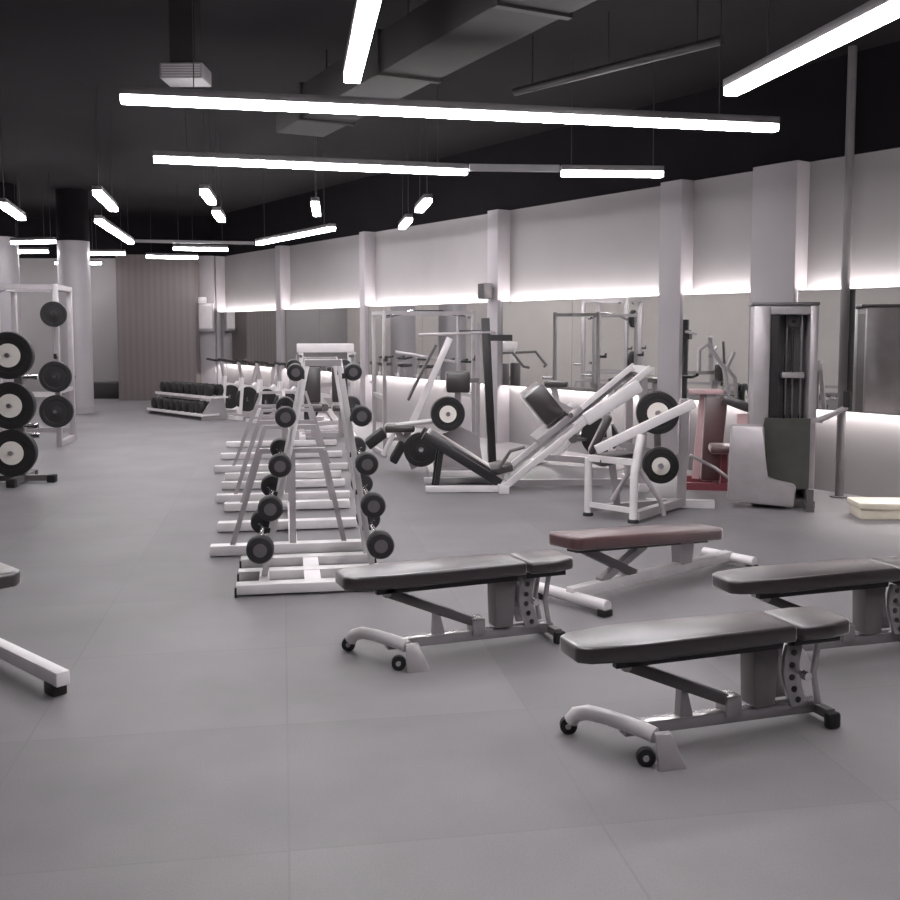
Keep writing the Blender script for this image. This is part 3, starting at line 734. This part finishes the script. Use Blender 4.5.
MB().tube([L_(395, 352, .5), L_(425, 357, .5), L_(455, 362, .5)], 0.02).tube([L_(418, 335, .75), L_(495, 332, .75)], 0.018).build('handle_bar', SILVER, rm)
MB().tube([L_(408, 400, .4), L_(420, 375, .35), L_(436, 345, .35)], 0.018).build('pull_handle', GREYD, rm)
pA = L_(448, 414, 0.02)
MB().cyl(pA + V((0, -0.02, 0)), (pA.x, 0.34, pA.z), 0.025, 12).build('weight_horn', CHROME, rm)
MB().bar((pA.x, 0.34, pA.z + .02), (pA.x + .05, 0.34, 0.5), 0.06, 0.06).build('horn_arm', SILVER, rm)
for k in range(2):
    plate(at_world(rm, (pA.x, 0.05 + k * 0.08, pA.z - 0.002)), R(4), 'black plate with cream hub on the row machine horn, %s one' % ('front', 'rear')[k], 0.185, hubc=HUB)
pB = L_(421, 449, 0.1)
MB().cyl((pB.x, 0.0, pB.z), (pB.x, 0.26, pB.z), 0.021, 12).build('lower_horn', CHROME, rm)
MB().bar((pB.x, 0.27, pB.z), (pB.x + .25, 0.3, pB.z - .08), 0.05, 0.05).build('lower_arm', SILVER, rm)
plate(at_world(rm, (pB.x, 0.1, pB.z - 0.002)), R(4), 'all-black plate low on the left of the row machine', 0.19, hubc=None)

# ------------------------------------------------------------------ leg presses
def make_leg_press(label):
    t = thing('leg_press', label, 'leg press')
    up = V((1.40, 0, 1.14)).normalized(); nrm = V((-up.z, 0, up.x))
    for y in (0.06, 0.74):
        MB().bar(V((0, y, 0.05)), V((0, y, 0.05)) + up * 1.86, 0.045, 0.062, 0.006).build('guide_rail', WHITE, t)
        MB().bar(V((0.10, y + (.09 if y < .4 else -.09), 0.10)), V((0.10, y + (.09 if y < .4 else -.09), 0.10)) + up * 1.72, 0.035, 0.035).build('steel_track', CHROME, t)
    MB().bar((0, -0.02, 0.04), (0, 0.82, 0.04), 0.1, 0.08, 0.006).build('front_foot', WHITE, t)
    MB().bar((1.38, 0.0, 0.04), (1.38, 0.8, 0.04), 0.1, 0.08, 0.006).build('rear_foot', WHITE, t)
    for y in (0.1, 0.7): MB().bar((1.38, y, 0.08), (1.38, y, 1.12), 0.06, 0.07).build('rear_post', SILVER, t)
    MB().bar((1.45, 0.06, 1.19), (1.45, 0.74, 1.19), 0.06, 0.07).build('top_crossbar', WHITE, t)
    MB().bar((0.0, 0.4, 0.05), (1.38, 0.4, 0.05), 0.07, 0.06).build('base_beam', SILVER, t)
    for y in (0.12, 0.68): MB().bar((-0.76, y, 0.035), (-0.02, y, 0.035), 0.07, 0.06, 0.006).build('base_rail', WHITE, t)
    # black back rest frame leaning to the left
    for y in (0.16, 0.64): MB().bar((-0.02, y, 0.08), (-0.78, y, 0.56), 0.07, 0.085, 0.006).build('backrest_frame', BLACKM, t)
    MB().hexa((-0.42, 0.4, 0.375), V((-.845, 0, .535)), V((0, 1, 0)), V((.535, 0, .845)), 0.72, 0.4, 0.09, 0.025).build('back_pad', PAD, t)
    MB().box((-0.03, 0.4, 0.2), (0.3, 0.38, 0.09), pitch=R(-12), bevel=0.025).build('seat_pad', PAD, t)
    MB().bar((-0.60, 0.2, 0.42), (-0.66, 0.2, 0.0), 0.05, 0.05).bar((-0.60, 0.6, 0.42), (-0.66, 0.6, 0.0), 0.05, 0.05).build('backrest_leg', BLACKM, t)
    # sled
    c = V((0, 0.4, 0.05)) + up * 0.82 + nrm * 0.11
    sl = MB().hexa(c, up, V((0, 1, 0)), nrm, 0.55, 0.5, 0.07, 0.01).build('sled', SILVER, t)
    c2 = V((0, 0.4, 0.05)) + up * 0.83 + nrm * 0.36
    MB().hexa(c2, nrm, V((0, 1, 0)), up, 0.38, 0.50, 0.24, 0.04).build('shoulder_pad', PAD, sl)
    for y in (0.2, 0.6):
        MB().bar(c + V((0, y - .4, 0)) + up * .2, c2 + V((0, y - .4, 0)) + nrm * .12 + up * .03, 0.05, 0.05).build('plate_brace', SILVER, sl)
    for y0, y1 in ((0.15, -0.14), (0.65, 0.94)):
        q = c + up * .12 + nrm * .06
        MB().cyl((q.x, y0, q.z), (q.x, y1, q.z), 0.025, 12).build('weight_horn', CHROME, sl)
    MB().tube([(-0.05, 0.02, 0.25), (0.06, 0.0, 0.42), (0.2, 0.0, 0.46)], 0.018).build('side_handle', GREYD, t)
    return t
lp = make_leg_press('long leg press with twin white rails rising to the right, beside the row machine')
o0 = fl(504, 494)
lp.location = (o0.x, o0.y, 0); lp.rotation_euler.z = R(3)
# power rack / cable frame behind the row machine
power_rack('pale power rack behind the row machine, in front of the mirror wall', (-0.35, 12.9, 0), R(15), 1.15, 0.7, 1.84, GREYF, 0.045)

# ------------------------------------------------------------------ plate-loaded press in front (two legs, sloping arm)
YP = fl(612, 520).y
px0 = at_y(612, 520, YP).x
pm = thing('plate_loaded_press', 'white plate-loaded press with a sloping arm, in front of the maroon machine', 'exercise machine', (px0, YP, 0), R(-8))
pinv = (Matrix.Translation(pm.location) @ Matrix.Rotation(R(-8), 4, 'Z')).inverted()
def P_(px, py, dy): return pinv @ at_y(px, py, YP + dy)
a = P_(588, 512, .2); b = P_(633, 525, -.12)
MB().tube([(a.x, a.y, 0.0), (a.x, a.y, .50)], 0.032, 12).build('front_leg', WHITE, pm)
MB().tube([(b.x, b.y, 0.0), (b.x + .005, b.y, .42), (b.x + .06, b.y + .1, .72)], 0.034, 12).build('front_leg', WHITE, pm)
MB().bar((a.x, a.y, 0.1), (b.x, b.y, 0.1), 0.04, 0.04).build('leg_spreader', WHITE, pm)
MB().bar((a.x, a.y, .50), (b.x + .02, b.y + .02, .50), 0.05, 0.05).build('top_spreader', WHITE, pm)
MB().bar((b.x + .02, b.y, .06), (b.x + .45, b.y + .75, .06), 0.07, 0.07).bar((a.x, a.y, .06), (b.x + .45, b.y + .75, .06), 0.06, 0.06).build('base_beam', SILVER, pm)
c = V((b.x + .45, b.y + .75, 0))
MB().bar(c + V((0, 0, .03)), c + V((.02, 0, .98)), 0.08, 0.08).build('rear_column', SILVER, pm)
MB().bar(c + V((-.3, .05, .035)), c + V((.3, .05, .035)), 0.08, 0.07).build('rear_foot', WHITE, pm)
p, q = P_(596, 450, .0), P_(694, 403, .05)
arm = MB().bar(p, q, 0.055, 0.075, 0.006).build('lever_arm', WHITE, pm)
p2, q2 = P_(585, 420, .4), P_(640, 385, .5)
MB().bar(p2, q2, 0.05, 0.12, 0.02).build('upper_arm', WHITE, pm)
s = P_(612, 458, .25)
MB().box(s, (0.32, 0.28, 0.08), yaw=R(20), pitch=R(-8), bevel=0.025).build('seat', PAD, pm)
MB().bar((s.x, s.y, s.z - .04), (s.x + .05, s.y + .05, 0.08), 0.06, 0.06).build('seat_post', SILVER, pm)
s2 = P_(600, 440, .5)
MB().box(s2 + V((.0, 0, .05)), (0.07, 0.26, 0.38), pitch=R(25), bevel=0.025).build('back_pad', PAD, pm)
MB().bar(s2 + V((.02, .02, 0)), c + V((0, 0, .45)), 0.05, 0.05).build('pad_beam', SILVER, pm)
k1 = P_(658, 413, .3); k2 = P_(661, 466, .3)
for kk, nm in ((k1, 'upper_horn'), (k2, 'lower_horn')):
    MB().cyl(kk + V((0, -.04, 0)), kk + V((0, .36, 0)), 0.021, 12).build(nm, CHROME, pm)
MB().bar(k2 + V((0, .36, 0)), k1 + V((0, .36, .05)), 0.06, 0.06).bar(k2 + V((0, .36, .02)), V((c.x, c.y, k2.z)), 0.05, 0.05).build('horn_post', SILVER, pm)
for kk, nm, rr in ((k1, 'upper', 0.185), (k2, 'lower', 0.155)):
    for j in range(2):
        plate(at_world(pm, kk + V((0, 0.03 + j * .075, -.002))), R(-8), 'black plate on the %s horn of the white press, %s one' % (nm, ('front', 'rear')[j]), rr, hubc=HUB)
MB().tube([P_(640, 470, .0), P_(660, 500, -.05), P_(664, 515, -.02)], 0.022).tube([P_(640, 455, .1), P_(612, 500, .15)], 0.02).build('foot_lever', SILVER, pm)
for (x, y) in ((a.x, a.y), (b.x, b.y)):
    MB().lathe((x, y, 0), (0, 0, 1), [(0.045, 0), (0.045, 0.02), (0.036, 0.03)], 16, closed=False).build('rubber_foot', RUB, pm)

# ------------------------------------------------------------------ maroon machine
YR2 = fl(715, 490).y
rx = at_y(715, 490, YR2).x
mm = thing('abdominal_machine', 'maroon seated machine with curved handles, left of the tall weight tower', 'exercise machine', (rx, YR2, 0), R(-10))
minv = (Matrix.Translation(mm.location) @ Matrix.Rotation(R(-10), 4, 'Z')).inverted()
def M_(px, py, dy): return minv @ at_y(px, py, YR2 + dy)
MB().bar((-0.28, 0.0, 0.035), (0.42, 0.0, 0.035), 0.08, 0.07).bar((-0.28, .5, 0.035), (0.42, .5, 0.035), 0.08, 0.07).bar((0.05, 0, .035), (.05, .5, .035), 0.08, 0.07).build('base_frame', RED, mm)
a, b = M_(703, 478, .1), M_(718, 398, .1)
MB().prism([(a.x - .02, .12, .07), (a.x + .17, .12, .07), (b.x + .10, .12, .92), (b.x - .12, .12, .92)], (0, 0.14, 0), 0.02).build('back_pad', PADR, mm)
MB().bar((a.x - .06, .3, .07), (b.x - .13, .3, .95), 0.06, 0.07).build('upright', PINK, mm)
t0 = M_(690, 391, .1)
MB().bar((t0.x, .19, .97), (t0.x + .33, .19, .97), 0.2, 0.045, 0.01).build('top_plate', PINK, mm)
p, q = M_(722, 398, .05), M_(757, 411, -.05)
MB().bar(p, q, 0.09, 0.09, 0.02).build('roller_arm', PAD, mm)
MB().tube([M_(699, 372, .1), M_(699, 350, .1), M_(708, 344, .1), M_(716, 356, .1), (M_(724, 368, .1)), M_(728, 392, .1)], 0.022, 10).tube([M_(734, 352, .2), M_(727, 368, .2), M_(735, 378, .2), M_(736, 398, .2)], 0.022).build('curved_handle', GREYF, mm)
MB().prism([(b.x + .13, .02, .08), (b.x + .32, .02, .08), (b.x + .30, .02, .76), (b.x + .18, .02, .76)], (0, 0.05, 0), 0.01).build('front_panel', PINK, mm)
MB().tube([M_(690, 455, -.1), M_(715, 468, -.1), M_(728, 478, -.05)], 0.018).build('foot_bar', SILVER, mm)
MB().box((b.x + .06, -.1, .43), (0.3, 0.3, 0.08), bevel=0.025).build('seat', PADR, mm)
MB().bar((b.x + .06, -.06, .39), (b.x + .06, .0, .06), 0.06, 0.06).build('seat_post', RED, mm)

# ------------------------------------------------------------------ weight tower machine
YT = fl(770, 507).y
tx = at_y(782, 507, YT).x
tw = thing('cable_tower', 'tall grey selectorized weight tower in front of the widest pilaster', 'exercise machine', (tx, YT, 0), R(-12))
tinv = (Matrix.Translation(tw.location) @ Matrix.Rotation(R(-12), 4, 'Z')).inverted()
HT = at_y(780, 306, YT + .3).z
w = 0.52
MB().box((-w / 2 + .06, 0.28, HT / 2), (0.15, 0.36, HT - .0), bevel=0.015).build('side_column', SILVER, tw)
MB().box((w / 2 - .01, 0.28, HT / 2), (0.07, 0.36, HT), bevel=0.012).build('side_column', SILVER, tw)
MB().box((0.03, 0.28, HT - .04), (w - .1, 0.34, 0.08), bevel=0.01).build('top_cap', GREYF, tw)
MB().box((0.0, 0.3, HT + .015), (w + .06, 0.42, 0.03), bevel=0.006).build('top_plate', GREYD, tw)
for x in (0.03, 0.09, 0.16): MB().cyl((x, 0.28, 0.15), (x, 0.28, HT - .08), 0.014, 10).build('guide_rod', CHROME, tw)
MB().box((0.055, 0.445, HT / 2), (w - .16, 0.02, HT - .12)).build('rear_cover', GREYD, tw)
MB().box((-.085, 0.25, HT * .5), (0.07, 0.22, HT - .1)).build('dark_channel', BLACKM, tw)
MB().prism([(-w / 2 - .01, 0.05, 0.16), (w / 2 - .03, 0.05, 0.16), (w / 2 - .03, 0.05, 0.80), (-w / 2 + .10, 0.05, 0.80)], (0, 0.02, 0)).build('smoked_guard', SMOKE, tw)
stk = MB().box((0.09, 0.28, 1.18), (0.2, 0.16, 0.05), bevel=0.006)
stk = stk.build('top_weight', GREYF, tw)
for k in range(11):
    MB().box((0.09, 0.30, 0.19 + k * 0.052), (0.22, 0.16, 0.046), bevel=0.004).build('stack_plate', STACK, tw)
MB().cyl((0.09, 0.24, 1.2), (0.09, 0.24, HT - .08), 0.006, 8).build('cable', BLACKM, tw)
MB().lathe((0.09, 0.24, HT - .14), (0, 1, 0), [(0.02, -.015), (0.06, -.015), (0.06, .015), (0.02, .015)], 20).build('pulley', BLACKM, tw)
MB().prism([(-w / 2 - .22, -.12, 0.06), (0.08, -.16, 0.02), (0.10, -.16, 0.22), (-w / 2 + .10, -.14, 0.26), (-w / 2 + .08, -.12, 0.74), (-w / 2 - .20, -.10, 0.74)], (0, 0.16, 0), 0.02).build('lower_shroud', SILVER, tw)
MB().bar((-w / 2, .25, .03), (w / 2 + .02, .25, .03), 0.5, 0.06).build('base_plate', GREYD, tw)
MB().bar((w / 2 - .05, -.22, .03), (w / 2 - .05, .05, .03), 0.07, 0.06).bar((w / 2 - .05, -.2, .06), (w / 2 - .05, -.2, .2), 0.06, 0.05).build('front_foot', GREYD, tw)
MB().tube([(w / 2 + .05, .1, .78), (w / 2 + .16, -.05, .86), (w / 2 + .24, -.12, .92)], 0.024).build('side_arm', SILVER, tw)
MB().tube([(w / 2 + .24, -.12, .92), (w / 2 + .24, -.12, 1.06)], 0.03).build('grip', RUB, tw)
MB().bar((w / 2, .12, .78), (w / 2 + .08, .1, .78), 0.05, 0.05).build('arm_bracket', SILVER, tw)

# low cream platform under the right mirror
pt2 = thing('step_platform', 'low cream step on the floor at the right edge', 'step', (3.93, 8.44, 0), R(-4))
MB().box((0, 0, 0.115), (0.96, 0.34, 0.05), bevel=0.01).build('tread', CREAM, pt2)
MB().box((0, 0, 0.045), (0.92, 0.28, 0.09), bevel=0.006).build('riser', CREAM, pt2)

# ------------------------------------------------------------------ world and view
w_ = bpy.data.worlds.new('world'); scene.world = w_; w_.use_nodes = True
bg = w_.node_tree.nodes['Background']
bg.inputs['Color'].default_value = (0.5, 0.47, 0.5, 1); bg.inputs['Strength'].default_value = 0.02
scene.view_settings.view_transform = 'Standard'
scene.view_settings.look = 'None'
scene.view_settings.gamma = 1
scene.view_settings.use_curve_mapping = False
scene.view_settings.exposure = 0.82
